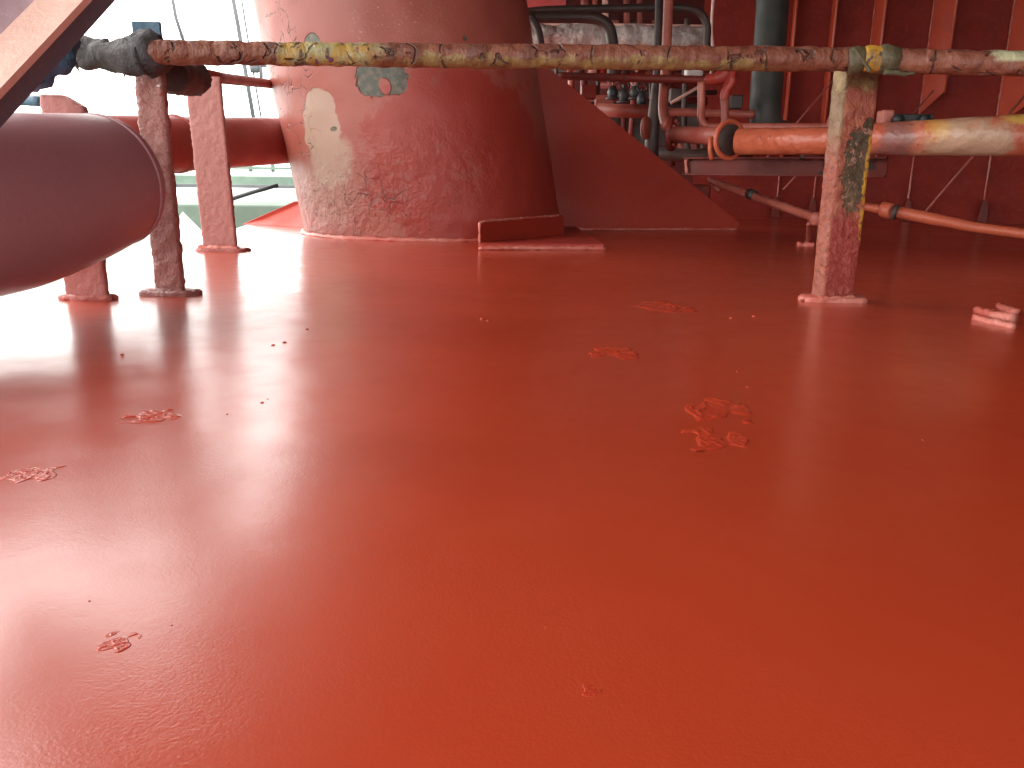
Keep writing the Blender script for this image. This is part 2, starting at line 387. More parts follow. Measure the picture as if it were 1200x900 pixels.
me = bpy.data.meshes.new('column_shell'); bm.to_mesh(me); bm.free(); me.materials.append(m_col)
for p in me.polygons: p.use_smooth = True
shell = bpy.data.objects.new('column_shell', me); C.objects.link(shell); shell.parent = col_o
shell.rotation_euler = q.to_euler()
# weld bead round the foot
pts = []
for k in range(97):
    a = 2*math.pi*k/96; v = Vector((math.cos(a)*(CR+.01), math.sin(a)*(CR+.01), 0))
    wv = qm @ v; t = -wv.z/lean.z; wv = wv+lean*t; wv.z = .006; pts.append(wv)
tube('weld_bead', pts, .014, m_weld, col_o, seg=8, rough=.010, fs=34, div=.02, caps=False)
# gusset
ga = P(628, 60, 5.72); gb = P(646, 262, 5.72); gb.z = 0; gt = G(868, 264); gt = Vector((gt.x, 6.15, 0))
p1 = P(636, 74, 5.75)
gx = (gt-Vector((base.x+.35, 5.6, 0))).normalized(); gn = gx.cross(Z).normalized()
m_gus = paint('smooth red gusset paint', (.38, .041, .022), (.33, .036, .021), .5, 25, .001, blotch=1.2, spec=.3)
g0 = Vector((base.x+.3, 5.6, 0))
def onplane(px, py):
    d = ray(px, py); return O+d*((g0-O).dot(gn)/d.dot(gn))
pa = onplane(636, 74); pb = onplane(868, 262)
pc = onplane(863, 266); pc.z = 0.004; pl_ = onplane(560, 268); pl_.z = 0.004; pk = onplane(560, 20)
o = prism('gusset', [pk, pa, pb, pc, pl_], -gn if gn.y < 0 else gn, .03, m_gus, col_o, .004)
tube('weld_bead', [onplane(655, 266).xy.to_3d()+Z*.008, pc+Z*.004], .009, m_weld, col_o, seg=7, rough=.006, fs=40, div=.02)
# far-side gusset seen left of the column
la = P(372, 215, 5.6); 
o = prism('gusset', [P(385, 236, 5.9), P(345, 236, 5.9), G(283, 263), G(385, 268)], Y_, .03, m_gus, col_o, .004)
# small bracket plate welded at the foot
b0 = G(562, 287); b1_ = G(650, 270); bz = .115
def gp(px, py, z): p = G(px, py); p.z = z; return p
o = prism('foot_bracket', [gp(562, 290, .0), gp(562, 290, .12), gp(568, 289.5, .13), gp(658, 280, .14), gp(662, 280, .0)], Vector((.15, 1, 0)).normalized(), .02, m_gus, col_o, .003)
edge = [gp(562, 290.5, .004), gp(562, 290.5, .118), gp(567, 290, .129), gp(655, 281, .139)]
tube('weld_bead', edge, .007, m_weld, o, seg=7, rough=.004, fs=50, div=.02)
o = prism('doubler_plate', [G(563, 292), G(708, 292), G(672, 268), G(575, 272)], Z, .026, m_red, col_o, .005)
tube('weld_bead', [G(561, 293)+Z*.008, G(709, 292.5)+Z*.006], .010, m_weld, o, seg=7, rough=.008, fs=45, div=.015)
tube('weld_bead', [G(709, 291)+Z*.006, G(668, 265)+Z*.006], .008, m_weld, o, seg=7, rough=.006, fs=45, div=.015)
# ------------------------------------------------------------------ guard rail
m_rail, nt, bs = mat('peeling rail paint'); co = coord(nt)
rl = P(178, 61, 2.02); rr_ = P(1000, 70, 2.10); re = P(1230, 76, 1.98)
org = Vector(rl)
sep = N(nt, 'ShaderNodeSeparateXYZ'); nt.links.new(co, sep.inputs[0])
def px2x(px): return P(px, 65, 2.05).x-org.x
nz = noise_n(nt, co, 30, 5, .6); nzb = noise_n(nt, co, 9, 4, .6)
mw = N(nt, 'ShaderNodeMapping'); mw.inputs['Rotation'].default_value = (0, R(35), 0); mw.inputs['Scale'].default_value = (22, 22, 4); nt.links.new(co, mw.inputs['Vector'])
nw = N(nt, 'ShaderNodeTexNoise'); nw.inputs['Scale'].default_value = 1; nw.inputs['Detail'].default_value = 5; nt.links.new(mw.outputs[0], nw.inputs['Vector']); nw = nw.outputs['Fac']
col = mixc(nt, ramp(nt, nz, .35, .65), (.24, .088, .050), (.17, .052, .033))
col = mixc(nt, ramp(nt, nw, .58, .66, 0, .8), col, (.13, .05, .035))
col = mixc(nt, ramp(nt, nw, .36, .28, 0, .6), col, (.46, .20, .13))
xs = math_n(nt, 'ADD', sep.outputs['X'], math_n(nt, 'MULTIPLY', math_n(nt, 'SUBTRACT', nzb, .5), .35))
# ochre and olive underside
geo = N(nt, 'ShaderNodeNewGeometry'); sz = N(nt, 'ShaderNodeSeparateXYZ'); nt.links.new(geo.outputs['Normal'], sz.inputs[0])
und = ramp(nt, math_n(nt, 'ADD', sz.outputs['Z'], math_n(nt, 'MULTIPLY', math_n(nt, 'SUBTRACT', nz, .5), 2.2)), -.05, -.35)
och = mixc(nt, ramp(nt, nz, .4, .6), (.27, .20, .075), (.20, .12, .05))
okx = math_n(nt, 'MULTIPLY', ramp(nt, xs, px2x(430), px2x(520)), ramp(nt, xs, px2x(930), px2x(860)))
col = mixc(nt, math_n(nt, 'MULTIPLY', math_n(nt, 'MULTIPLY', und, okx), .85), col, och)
# yellow green stretch
def band(a, b, s=.03): return math_n(nt, 'MULTIPLY', ramp(nt, xs, px2x(a)-s, px2x(a)+s), ramp(nt, xs, px2x(b)+s, px2x(b)-s))
yg = mixc(nt, ramp(nt, noise_n(nt, co, 26, 4), .42, .62), (.36, .34, .17), (.42, .27, .06))
yg = mixc(nt, ramp(nt, noise_n(nt, co, 38, 4, .6, .6), .62, .66), yg, (.16, .06, .10))
yg = mixc(nt, ramp(nt, nw, .57, .62), yg, (.11, .07, .04))
col = mixc(nt, math_n(nt, 'MULTIPLY', band(330, 440, .05), ramp(nt, noise_n(nt, co, 14, 4), .25, .4)), col, yg)
gry = math_n(nt, 'MULTIPLY', band(1155, 1210), ramp(nt, sep.outputs['Z'], -.004, .006))
col = mixc(nt, gry, col, (.42, .42, .26))
nt.links.new(col, bs.inputs['Base Color']); bs.inputs['Roughness'].default_value = .5
mv = N(nt, 'ShaderNodeMapping'); mv.inputs['Rotation'].default_value = (R(20), R(-28), 0); mv.inputs['Scale'].default_value = (11, 26, 5); nt.links.new(co, mv.inputs['Vector'])
vv = N(nt, 'ShaderNodeTexVoronoi', feature='DISTANCE_TO_EDGE'); vv.inputs['Scale'].default_value = 1.0; nt.links.new(mv.outputs[0], vv.inputs['Vector'])
crk_ = math_n(nt, 'MULTIPLY', ramp(nt, vv.outputs['Distance'], .045, .008), ramp(nt, nz, .46, .58))
col = mixc(nt, math_n(nt, 'MULTIPLY', crk_, .65), col, (.07, .035, .025)); nt.links.new(col, bs.inputs['Base Color'])
b1 = bump(nt, bs, nw, .012); b2 = bump(nt, bs, math_n(nt, 'SUBTRACT', nz, crk_), .009, 1, b1)
rail = thing('guard_rail', Vector((P(600, 65, 2.05).x, 2.05, 0)), 'long peeling horizontal rail on two flat stanchions across the whole view', 'railing')
bm = bmesh.new()
add_tube(bm, [rl-Vector((.01, 0, 0)), rl+Vector((.02, 0, 0)), P(320, 63, 2.04), P(600, 66, 2.07), rr_, re], [.024, .029, .0265, .0285, .0285, .0285], seg=20, rough=.0035, fs=38, div=.008)
o = link('top_rail', bm, m_rail, rail); 
# give the rail its own origin so that the worn bands follow it
o.data.transform(Matrix.Translation(rail.location-org)); o.location = org-rail.location
# chafed dark end wrapped in tarred cloth
bm = bmesh.new(); add_tube(bm, [P(60, 62, 2.12), P(90, 62, 2.1), P(130, 64, 2.06), P(150, 68, 2.04), P(172, 66, 2.02)], [.030, .033, .036, .042, .038], seg=20, rough=.012, fs=26, div=.01)
link('wrapped_rail_end', bm, m_grime, rail)
bm = bmesh.new()
add_tube(bm, [P(158, 50, 2.06), P(176, 62, 2.04), P(190, 82, 2.04)], [.03, .052, .032], seg=18, rough=.014, fs=30, div=.01)
add_tube(bm, [P(198, 88, 2.2), P(228, 92, 2.9)], [.045, .055], seg=16, rough=.012, fs=24, div=.02)
link('tarred_knot', bm, m_grime, rail)
for (a, b) in (((143, 78), (147, 92)), ((88, 74), (93, 84))):
    tube('frayed_strand', [P(*a, 2.05), P(*b, 2.05)], [.006, .001], m_grime, rail, seg=5)
# stanchions -------------------------------------------------------
def stanchion(px, py, w_, dp, top, lean_x, m, parent, rot=0.0, rough=.0022, snipe=0, name='stanchion', dpth_off=0):
    g = G(px, py); ax = Vector((math.cos(rot), math.sin(rot), 0)); ay = Vector((-math.sin(rot), math.cos(rot), 0))
    bm = bmesh.new(); nz_ = int(top/.012); rings = []
    # outline of a flat bar, rounded corners, walked round with small steps
    ol = []; k = .004; nxs = max(4, int(w_/.009)); nys = max(2, int(dp/.009))
    for i in range(nxs+1): ol.append((-w_/2+k+(w_-2*k)*i/nxs, -dp/2))
    for i in range(nys+1): ol.append((w_/2, -dp/2+k+(dp-2*k)*i/nys))
    for i in range(nxs+1): ol.append((w_/2-k-(w_-2*k)*i/nxs, dp/2))
    for i in range(nys+1): ol.append((-w_/2, dp/2-k-(dp-2*k)*i/nys))
    for i in range(nz_+1):
        z = top*i/nz_; ring = []
        for (u, v) in ol:
            zz = z
            if snipe and z > top-.2: 
                cut = top-max(0, (u/w_+.5-.55))*snipe; zz = min(z, cut)
            p = Vector((u, v, zz)); nd = Vector((u/w_, v/dp, 0)).normalized()
            d = rough*(noise.noise(p*55+g)+.7*noise.noise(p*130)) + rough*1.2*max(0, 1-z/.06)*abs(noise.noise(p*60))
            q = p+nd*d; ring.append(bm.verts.new(g+ax*q.x+ay*q.y+Z*q.z+Vector((lean_x*z, 0, 0))))
        rings.append(ring)
    for a, b in zip(rings, rings[1:]):
        for i in range(len(ol)): bm.faces.new((a[i], a[(i+1) % len(ol)], b[(i+1) % len(ol)], b[i]))
    bm.faces.new(rings[-1])
    if parent is None:
        bm.free(); return g
    o = link(name, bm, m, parent); 
    return o, g
def collar(g, rx, ry, parent, m, seed=0, name='base_plate', h=.014):
    bm = bmesh.new(); n = 40; top = []; bot = []
    for k in range(n):
        a = 2*math.pi*k/n; f = 1+.34*noise.noise(Vector((math.cos(a)*1.6, math.sin(a)*1.6, seed)))+.12*noise.noise(Vector((math.cos(a)*6, math.sin(a)*6, seed)))
        sq = (abs(math.cos(a))**4+abs(math.sin(a))**4)**-.25
        top.append((g+Vector((math.cos(a)*rx*f*sq*.93, math.sin(a)*ry*f*sq*.9, h+.004*noise.noise(Vector((a*3, seed, 0)))))))
        bot.append((g+Vector((math.cos(a)*rx*f*sq, math.sin(a)*ry*f*sq, -.003))))
    mid = [(t*.5+b*.5)+(b-g).normalized()*.004+Z*.003 for t, b in zip(top, bot)]
    inn = [g+(t-g)*.55+Z*(.004+.004*random.random()) for t in top]
    R_ = [[bm.verts.new(p) for p in r_] for r_ in (bot, mid, top, inn)]
    for a, b in zip(R_, R_[1:]):
        for k in range(n): bm.faces.new((a[k], a[(k+1) % n], b[(k+1) % n], b[k]))
    bm.faces.new(R_[-1]); return link(name, bm, m, parent)
# right post: chipped front, peach side
m_post, nt, bs = mat('chipped post paint'); co = coord(nt)
sep = N(nt, 'ShaderNodeSeparateXYZ'); nt.links.new(co, sep.inputs[0])
nz = noise_n(nt, co, 22, 6, .65, .4); nzf = noise_n(nt, co, 60, 5, .6)
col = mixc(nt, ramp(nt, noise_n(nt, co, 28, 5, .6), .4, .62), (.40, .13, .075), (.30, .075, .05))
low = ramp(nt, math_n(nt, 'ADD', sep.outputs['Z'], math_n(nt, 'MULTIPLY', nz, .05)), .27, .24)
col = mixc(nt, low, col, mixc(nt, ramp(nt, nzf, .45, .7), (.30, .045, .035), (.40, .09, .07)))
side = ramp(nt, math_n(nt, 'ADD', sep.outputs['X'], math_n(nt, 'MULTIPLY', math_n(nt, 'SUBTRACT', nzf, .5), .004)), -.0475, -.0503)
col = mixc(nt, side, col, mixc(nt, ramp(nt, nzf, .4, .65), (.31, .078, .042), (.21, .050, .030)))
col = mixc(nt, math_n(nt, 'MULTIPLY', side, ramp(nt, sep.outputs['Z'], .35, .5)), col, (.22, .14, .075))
ch = blob(nt, co, Vector((.006, 0, .335)), (.040, .5, .115), nz, .55, .05)
ch = math_n(nt, 'MAXIMUM', ch, blob(nt, co, Vector((.034, 0, .46)), (.018, .5, .026), nz, .4, .05))
ch = math_n(nt, 'MULTIPLY', ch, math_n(nt, 'SUBTRACT', 1.0, side))
yl = math_n(nt, 'MULTIPLY', blob(nt, co, Vector((.046, 0, .31)), (.011, .5, .12), nz, .8, .2), ramp(nt, nzf, .38, .5))
col = mixc(nt, ch, col, mixc(nt, ramp(nt, nz, .42, .62), (.075, .055, .032), (.17, .11, .06)))
col = mixc(nt, math_n(nt, 'MULTIPLY', ch, ramp(nt, noise_n(nt, co, 48, 6, .7), .56, .60)), col, (.42, .22, .16))
col = mixc(nt, yl, col, (.60, .32, .04))
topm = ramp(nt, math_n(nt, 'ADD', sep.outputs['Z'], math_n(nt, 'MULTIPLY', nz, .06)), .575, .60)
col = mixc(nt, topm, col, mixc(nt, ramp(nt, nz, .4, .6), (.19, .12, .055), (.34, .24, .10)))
nt.links.new(col, bs.inputs['Base Color']); bs.inputs['Roughness'].default_value = .45
b1 = bump(nt, bs, nzf, .004); b2 = bump(nt, bs, math_n(nt, 'SUBTRACT', 1.0, ch), .004, 1, b1); b3 = bump(nt, bs, noise_n(nt, co, 26, 5, .6, 1), .012, 1, b2)
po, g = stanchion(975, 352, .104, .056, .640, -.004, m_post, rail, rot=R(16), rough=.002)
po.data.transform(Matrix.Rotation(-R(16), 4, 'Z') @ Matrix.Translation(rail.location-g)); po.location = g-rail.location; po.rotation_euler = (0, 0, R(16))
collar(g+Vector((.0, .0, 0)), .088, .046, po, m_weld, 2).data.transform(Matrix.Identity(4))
# yellow and olive lashing where the rail meets the right stanchion
m_lash = paint('yellow olive lashing', (.10, .085, .045), (.05, .045, .035), .55, 60, .006)
m_yel = paint('ochre yellow paint', (.50, .27, .03), (.22, .13, .05), .5, 40, .006, True, (.05, .04, .03), .58, 40, blotch=30)
bm = bmesh.new()
add_tube(bm, [P(994, 72, 2.09), P(1003, 71, 2.085), P(1012, 72, 2.085)], [.030, .034, .029], seg=18, rough=.006, fs=60, div=.006)
add_tube(bm, [P(1028, 70, 2.07), P(1040, 70, 2.07), P(1050, 72, 2.07)], [.029, .035, .029], seg=18, rough=.006, fs=60, div=.006)
add_tube(bm, [P(1036, 84, 2.05), P(1060, 87, 2.05), P(1072, 86, 2.05)], [.007, .006, .004], seg=8, rough=.004, fs=60, div=.006)
add_tube(bm, [P(1000, 56, 2.06), P(1020, 84, 2.05)], [.006, .005], seg=8, rough=.003, fs=60, div=.006)
link('lashing', bm, m_lash, rail)
bm = bmesh.new(); add_tube(bm, [P(1012, 70, 2.078), P(1030, 70, 2.072), P(1040, 69, 2.07)], [.0295, .0305, .029], seg=18, rough=.004, fs=60, div=.006)
link('yellow_sleeve', bm, m_yel, rail)
# left post of the front rail
m_lump2 = paint('thick lumpy dull pink paint', (.46, .20, .17), (.32, .11, .095), .20, 60, .012, True, (.07, .03, .03), .68, 30)
p2, g2 = stanchion(200, 345, .080, .022, .640, -.004, m_lump2, rail, rot=R(-8), rough=.0045)
collar(g2, .078, .040, p2, m_lump2, 5)
tube('weld_bead', [g2+Vector((-.045, -.022, .012)), g2+Vector((.045, -.024, .012))], .008, m_lump2, p2, seg=7, rough=.006, fs=60, div=.008)
bm = bmesh.new(); add_tube(bm, [P(186, 106, 2.08), P(193, 106, 2.08)], .014, seg=12, rough=.002, fs=60); link('bolt_head', bm, m_lump2, p2)
# small cap plate standing up on the post head, blue grey
box('head_plate', g2+Z*.658+Vector((-.006, .016, 0)), (.072, .012, .07), m_blue, p2, bev=.002)
tube('weld_bead', [g+Vector((-.055, -.045, .010)), g+Vector((.012, -.038, .010)), g+Vector((.055, -.02, .012))], .008, m_weld, po, seg=7, rough=.007, fs=60, div=.008)
tube('weld_bead', [g+Vector((-.095, -.02, .006)), g+Vector((-.072, -.036, .007)), g+Vector((-.04, -.046, .008))], .008, m_weld, po, seg=8, rough=.006, fs=60, div=.008)
# back post (wide) and the half hidden post
def post_thing(px, py, w_, dp, top, lean_, m, label, rx, ry, seed, rot=0, snipe=0):
    g = G(px, py); t = thing('pipe_support_post', g, label, 'post', 'flat posts between the pipe and the column')
    o, _ = stanchion(px, py, w_, dp, top, lean_, m, t, rot, .003, snipe, 'flat_bar'); collar(g, rx, ry, t, m_lump, seed)
    return t, g
m_lump3 = paint('flat dusty rose paint', (.40, .15, .13), (.32, .10, .085), .42, 60, .004, True, (.10, .06, .055), .66, 6)
t3, g3 = post_thing(259, 294, .150, .024, .735, -.030, m_lump3, 'wide dusty pink flat post standing nearest the column', .125, .06, 8)
tube('weld_bead', [g3+Vector((-.085, -.03, .012)), g3+Vector((.0, -.035, .014)), g3+Vector((.09, -.03, .012))], .014, m_weld, t3, seg=8, rough=.012, fs=40, div=.012)
t1, g1 = post_thing(104, 351, .106, .022, .50, -.010, m_lump3, 'pink post half hidden behind the big maroon pipe, with a cut corner head', .062, .022, 12, 0, .06)
tube('weld_bead', [g1+Vector((-.058, -.016, .006)), g1+Vector((.058, -.016, .006))], .007, m_weld, t1, seg=7, rough=.006, fs=60, div=.008)
# ------------------------------------------------------------------ big maroon pipe at the left
c1 = P(131, 211, 1.97); r1 = S(75, 1.95); ax = ray(500, 153).normalized()
c0 = c1-ax*3.0
bp = thing('large_pipe', Vector((c1.x, c1.y, 0)), 'large smooth maroon pipe with a rounded end in the left foreground', 'pipe')
bm = bmesh.new()
x_, y_ = frame(ax); path = [c1+Vector((-3.2, -1.05, -.1)), c1+Vector((-1.6, -.85, -.07)), c1+Vector((-.75, -.72, -.055))]
cl = P(0, 238, 1.66); rl0 = S(104, 1.66); ax = (c1-cl).normalized()
path = [cl+Vector((-3, -.9, 0)), cl+Vector((-1.2, -.62, 0)), cl+Vector((-.45, -.52, 0)), cl+Vector((-.12, -.34, -.01)), cl, c1-ax*.03]
pp, pr_ = smooth_path(path, 8, [rl0*1.02]*4+[rl0, r1])
prof = [(0, 1), (.004, .992), (.008, .992), (.012, 1.0), (.024, .985), (.034, .955), (.040, .90), (.043, .8), (.044, .4), (.044, .02)]
e_ = pp[-1]
for s_, f in prof[1:]: pp.append(e_+ax*s_); pr_.append(r1*f)
add_tube(bm, pp, pr_, seg=96)
link('pipe_shell', bm, m_pipe, bp)
bm = bmesh.new(); torus(bm, c1-ax*.022, ax, r1*.995, .0035, 96, 8, rough=.0012); link('weld_seam', bm, m_pipe, bp)
# red pipe behind the posts
m_red2 = paint('dull red pipe paint', (.30, .045, .035), (.24, .038, .030), .45, 30, .0015)
t = thing('red_pipe', Vector((P(230, 167, 3.9).x, 3.9, 0)), 'brick red pipe running behind the left posts into the column', 'pipe')
tube('pipe_shell', [P(120, 170, 3.7), P(206, 169, 4.2), P(340, 165, 5.25), P(380, 164, 5.6)], [S(66, 3.7)/2, S(62, 4.2)/2, S(50, 5.25)/2, S(47, 5.6)/2], m_red2, t, seg=40)
bm = bmesh.new(); torus(bm, P(206, 169, 4.2), P(340, 165, 5.25)-P(206, 169, 4.2), S(62.5, 4.2)/2, .008, 40, 8, rough=.003); link('weld_seam', bm, m_red2, t)
t = tube('thin_red_pipe', [P(240, 88, 3.6), P(262, 92, 4.0), P(322, 99, 5.1), P(360, 103, 5.6)], S(11, 4.5)/2, m_red2, seg=14)
tag(t, 'thin red pipe from the wide post to the column, under the peeling rail', 'pipe')
# dark bar behind the cut headed post
t = tube('dark_bar', [P(-40, 113, 2.3), P(8, 116, 2.3), P(50, 119, 2.25)], S(12, 2.3)/2, m_blue, seg=12, rough=.004, fs=40, div=.02)
tag(t, 'dark blue grey bar lying beside the cut headed pink post', 'bar')
# ------------------------------------------------------------------ slanted beam at the top left
bd = thing('slanted_beam', Vector((P(0, 100, 1.7).x, 1.7, 0)), 'rose painted beam slanting across the top left corner, its shaded underside coloured blue grey', 'beam')
A = P(-60, 172, 1.0); B = P(190, -95, 1.4); d = (B-A).normalized(); toC = (O-(A+B)/2).normalized()
up = d.cross(toC).normalized(); 
if up.x > 0: up = -up            # towards upper left
nrm = d.cross(up).normalized()
if nrm.dot(toC) < 0: nrm = -nrm
def strip(name, off0, off1, dep0, dep1, th, m):
    bm = bmesh.new(); a = A+up*off0+nrm*dep0; b = A+up*off1+nrm*dep1; e = B-A
    k = (b-a).cross(e).normalized()*th
    vs = [bm.verts.new(v) for v in (a, b, b+e, a+e, a+k, b+k, b+e+k, a+e+k)]
    for f in ((0, 1, 2, 3), (7, 6, 5, 4), (0, 4, 5, 1), (1, 5, 6, 2), (2, 6, 7, 3), (3, 7, 4, 0)): bm.faces.new([vs[i] for i in f])
    return link(name, bm, m, bd, False)
u_ = S(1, 1.17)
strip('web', 28*u_, 170*u_, -.005, -.13, .012, m_beam)
strip('flange', 2*u_, 34*u_, .045, -.003, .010, m_beamw)  # paler than the web: light on the flange put into its colour
strip('raised_strip', 76*u_, 82*u_, -.030, -.040, .006, m_white)
strip('underside', -22*u_, 3*u_, -.05, -.004, .012, paint('blue shade underside', (.14, .24, .34), (.10, .18, .26), .5, 25, .003))  # blue stands in for the shadow side of the flange
tube('edge_bar', [A+up*(1*u_), B+up*(1*u_)], .004, m_dark, bd, seg=8)
bm = bmesh.new()
add_tube(bm, [P(20, 102, 1.9), P(34, 88, 1.92), P(60, 70, 1.95), P(90, 48, 2.0)], [.02, .036, .04, .02], seg=14, rough=.02, fs=22, div=.01)
link('ragged_packing', bm, m_blue, bd)
# ------------------------------------------------------------------ far wires, rigging and green deck gear at the left
def wire(label, pts, r, Yd, name='rigging_wire'):
    t = tube(name, [P(a, b, Yd) for a, b in pts], r, m_steel, seg=6); tag(t, label, 'wire', 'rigging wires at the left')
wire('thick rigging wire falling to the rail just right of the left post head', [(192, -60), (206, 20), (215, 48)], .045, 22)
wire('thicker wire of the close pair beside the column', [(262, -60), (279, 30), (288, 86), (297, 138)], .055, 22)
wire('thin wire of the pair, nearest the column', [(274, -60), (288, 30), (297, 85), (306, 138)], .024, 22)
wire('faint level wire far behind the rail', [(160, 42), (250, 43), (340, 44)], .010, 22)
t = thing('rigging_block', P(304, 80, 22), 'small dark block hooked on the wires beside the column', 'rigging block')
tube('sheave_block', [P(294, 76, 22), P(298, 80, 22), P(303, 84, 22)], [.05, .14, .06], m_steel, t, seg=10, rough=.04, fs=6)
tube('hook', [P(304, 76, 22), P(306, 84, 22), P(306, 93, 22)], .05, m_steel, t, seg=8)
tube('pin', [P(300, 77, 22), P(316, 77, 22)], .04, m_steel, t, seg=8)
def slab(name, px0, px1, pyt, pyb, Yd, dep, m, label, cat):
    a = P(px0, pyb, Yd); b = P(px1, pyt, Yd); zt = b.z; zb = min(a.z, -1.2)
    t = box(name, ((a.x+b.x)/2, Yd+dep/2, (zt+zb)/2), (b.x-a.x, dep, zt-zb), m, None, bev=.02); tag(t, label, cat); return t
slab('hatch_cover', 205, 352, 207, 221, 17, 5.0, m_pgreen, 'pale green hatch cover with a long white top edge, farthest out', 'hatch cover')
slab('white_cover', 196, 352, 222, 240, 12, 2.6, m_white, 'white sheeted cover lying low on the green deck', 'cover')
t = prism('white_tarpaulin', [P(195, 275, 6.2), P(214, 248, 6.6), P(240, 274, 6.2), P(236, 285, 6.0), P(196, 290, 6.0)], Z, -.06, m_white, None)
tag(t, 'pointed white sheet by the deck edge between the two left posts', 'sheet')
for (pts, r_, lab) in (([(272, 233), (300, 224), (326, 217)], .022, 'black hose sloping over the white cover'), ):
    t = tube('hose', [P(a, b, 9.0) for a, b in pts], r_, m_black, seg=8); tag(t, lab, 'hose')
slab('green_hatch', 180, 342, 241, 256, 8.2, 2.4, m_pgreen, 'nearer green hatch cover just beyond the deck edge, left of the column', 'hatch cover')
br = thing('bulwark', P(260, 200, 24), 'distant pale green and white bulwark rail beyond the lower deck', 'bulwark')
for (yy, h_, m) in ((196, 3, m_pgreen), (203, 5, m_white), (208, 3, m_pgreen)):
    p = P(230, yy, 24); box('rail_bar', (p.x+1, 24, p.z), (9, .1, S(h_, 24)), m, br)
for k in range(6):
    p = P(215+k*26, 203, 24); box('rail_post', (p.x, 24.1, p.z-.4), (.1, .08, 1.6), m_pgreen, br)
gr = thing('hatch_beam', P(260, 255, 12), 'long grey green beam across the lower deck', 'beam')
p = P(260, 213, 13.5); box('flange', (p.x, 13.5, p.z-.1), (5, .25, .12), m_steel, gr, bev=.01); box('web', (p.x, 13.5, p.z-.5), (4.9, .05, .68), m_pgreen, gr)
p = P(30, 352, 3.0); 
# ------------------------------------------------------------------ pipes at the right
def pipe_thing(name, label, loc): return thing(name, loc, label, 'pipe')
t = pipe_thing('orange_pipe', 'bright orange red pipe with a yellow and grey worn stretch, right of the stanchion', P(1030, 165, 3.4))
m_op, nt, bs = mat('worn orange pipe paint'); co = coord(nt)
A1 = P(865, 166, 4.02); B1 = P(1215, 158, 3.2); A2 = P(788, 157, 4.9)
to = t.location
nz = noise_n(nt, co, 8, 5, .6); nzf = noise_n(nt, co, 50, 4)
col = mixc(nt, ramp(nt, nz, .35, .65), (.50, .125, .062), (.42, .095, .05))
def at_(px, py=165, Yd=None):
    k = (px-865)/350; Yd = 4.02*(1-k)+3.2*k; return P(px, py, Yd)-Vector(to)
gm = blob(nt, co, at_(1118, 164), (.155, .4, .10), nz, .55, .3)
col = mixc(nt, gm, col, (.42, .27, .18))
col = mixc(nt, math_n(nt, 'MULTIPLY', blob(nt, co, at_(1082, 152), (.03, .4, .05), nzf, .6, .5), .65), col, (.55, .32, .08))
col = mixc(nt, blob(nt, co, at_(1196, 140), (.07, .4, .025), nz, .4, .3), col, (.55, .33, .08))
col = mixc(nt, math_n(nt, 'MULTIPLY', blob(nt, co, at_(1034, 168), (.06, .4, .10), nz, .4, .3), .7), col, (.14, .09, .09))
col = mixc(nt, ramp(nt, noise_n(nt, co, 34, 5, .6), .66, .69), col, (.16, .05, .03))
nt.links.new(col, bs.inputs['Base Color']); bs.inputs['Roughness'].default_value = .34
b1 = bump(nt, bs, nzf, .0015); bump(nt, bs, noise_n(nt, co, 9, 3), .02, 1, b1)
tube('pipe_run', [A1, P(975, 165, 3.75), P(1030, 163, 3.6), P(1120, 160.5, 3.4), B1], [S(29, 4.02)/2, S(31, 3.75)/2, S(36, 3.6)/2, S(42, 3.4)/2, S(48, 3.2)/2], m_op, t, seg=36)
tube('pipe_run', [A2, P(850, 160, 4.12)], [S(17, 4.9)/2, S(22, 4.1)/2], m_pinkpipe, t, seg=24)
fd = Vector((.45, -.9, .0)); fc = P(855, 164, 4.08)
bm = bmesh.new(); torus(bm, fc, fd, S(21, 4.05), .011, 40, 12); add_tube(bm, [fc+fd*.0-fd.normalized()*.015, fc+fd.normalized()*.004], [S(19, 4), S(19, 4)], seg=36); fl = link('flange', bm, m_orange, t)
bm = bmesh.new(); add_tube(bm, [fc+fd.normalized()*.006, fc+fd.normalized()*.010], [S(18, 4), S(17, 4)], seg=36); link('gasket', bm, m_dark, fl)
tube('bracket_tail', [P(833, 160, 4.1), P(832, 175, 4.1), P(834, 187, 4.1)], .012, m_orange, t, seg=8)
fc2 = P(787, 157, 4.93)
bm = bmesh.new(); flange(bm, fc2, Vector((1, -.45, 0)), S(19, 4.95), .035); f2 = link('flange', bm, m_dred, t); bolts(f2, fc2+Vector((.02, -.009, 0)), Vector((1, -.45, 0)), S(14, 4.95), 8, m_pinkpipe, .011)
# second pipe just above it
t = pipe_thing('upper_pipe', 'thin pale topped pipe just above the orange pipe, turning up at its left end', P(890, 148, 4.7))
tube('pipe_run', [P(822, 96, 4.9), P(822, 122, 4.9), P(822, 138, 4.88), P(826, 146, 4.86), P(836, 149, 4.85), P(880, 149, 4.75), P(968, 149, 4.6), P(1010, 148, 4.5)], S(9, 4.8)/2, m_pinkpipe, t, seg=16, curve=4)
fc3 = P(985, 151, 4.5); bm = bmesh.new(); torus(bm, fc3, Vector((.5, -.85, 0)), S(22, 4.5), .012, 36, 10); link('pipe_clamp', bm, m_pinkpipe, t)
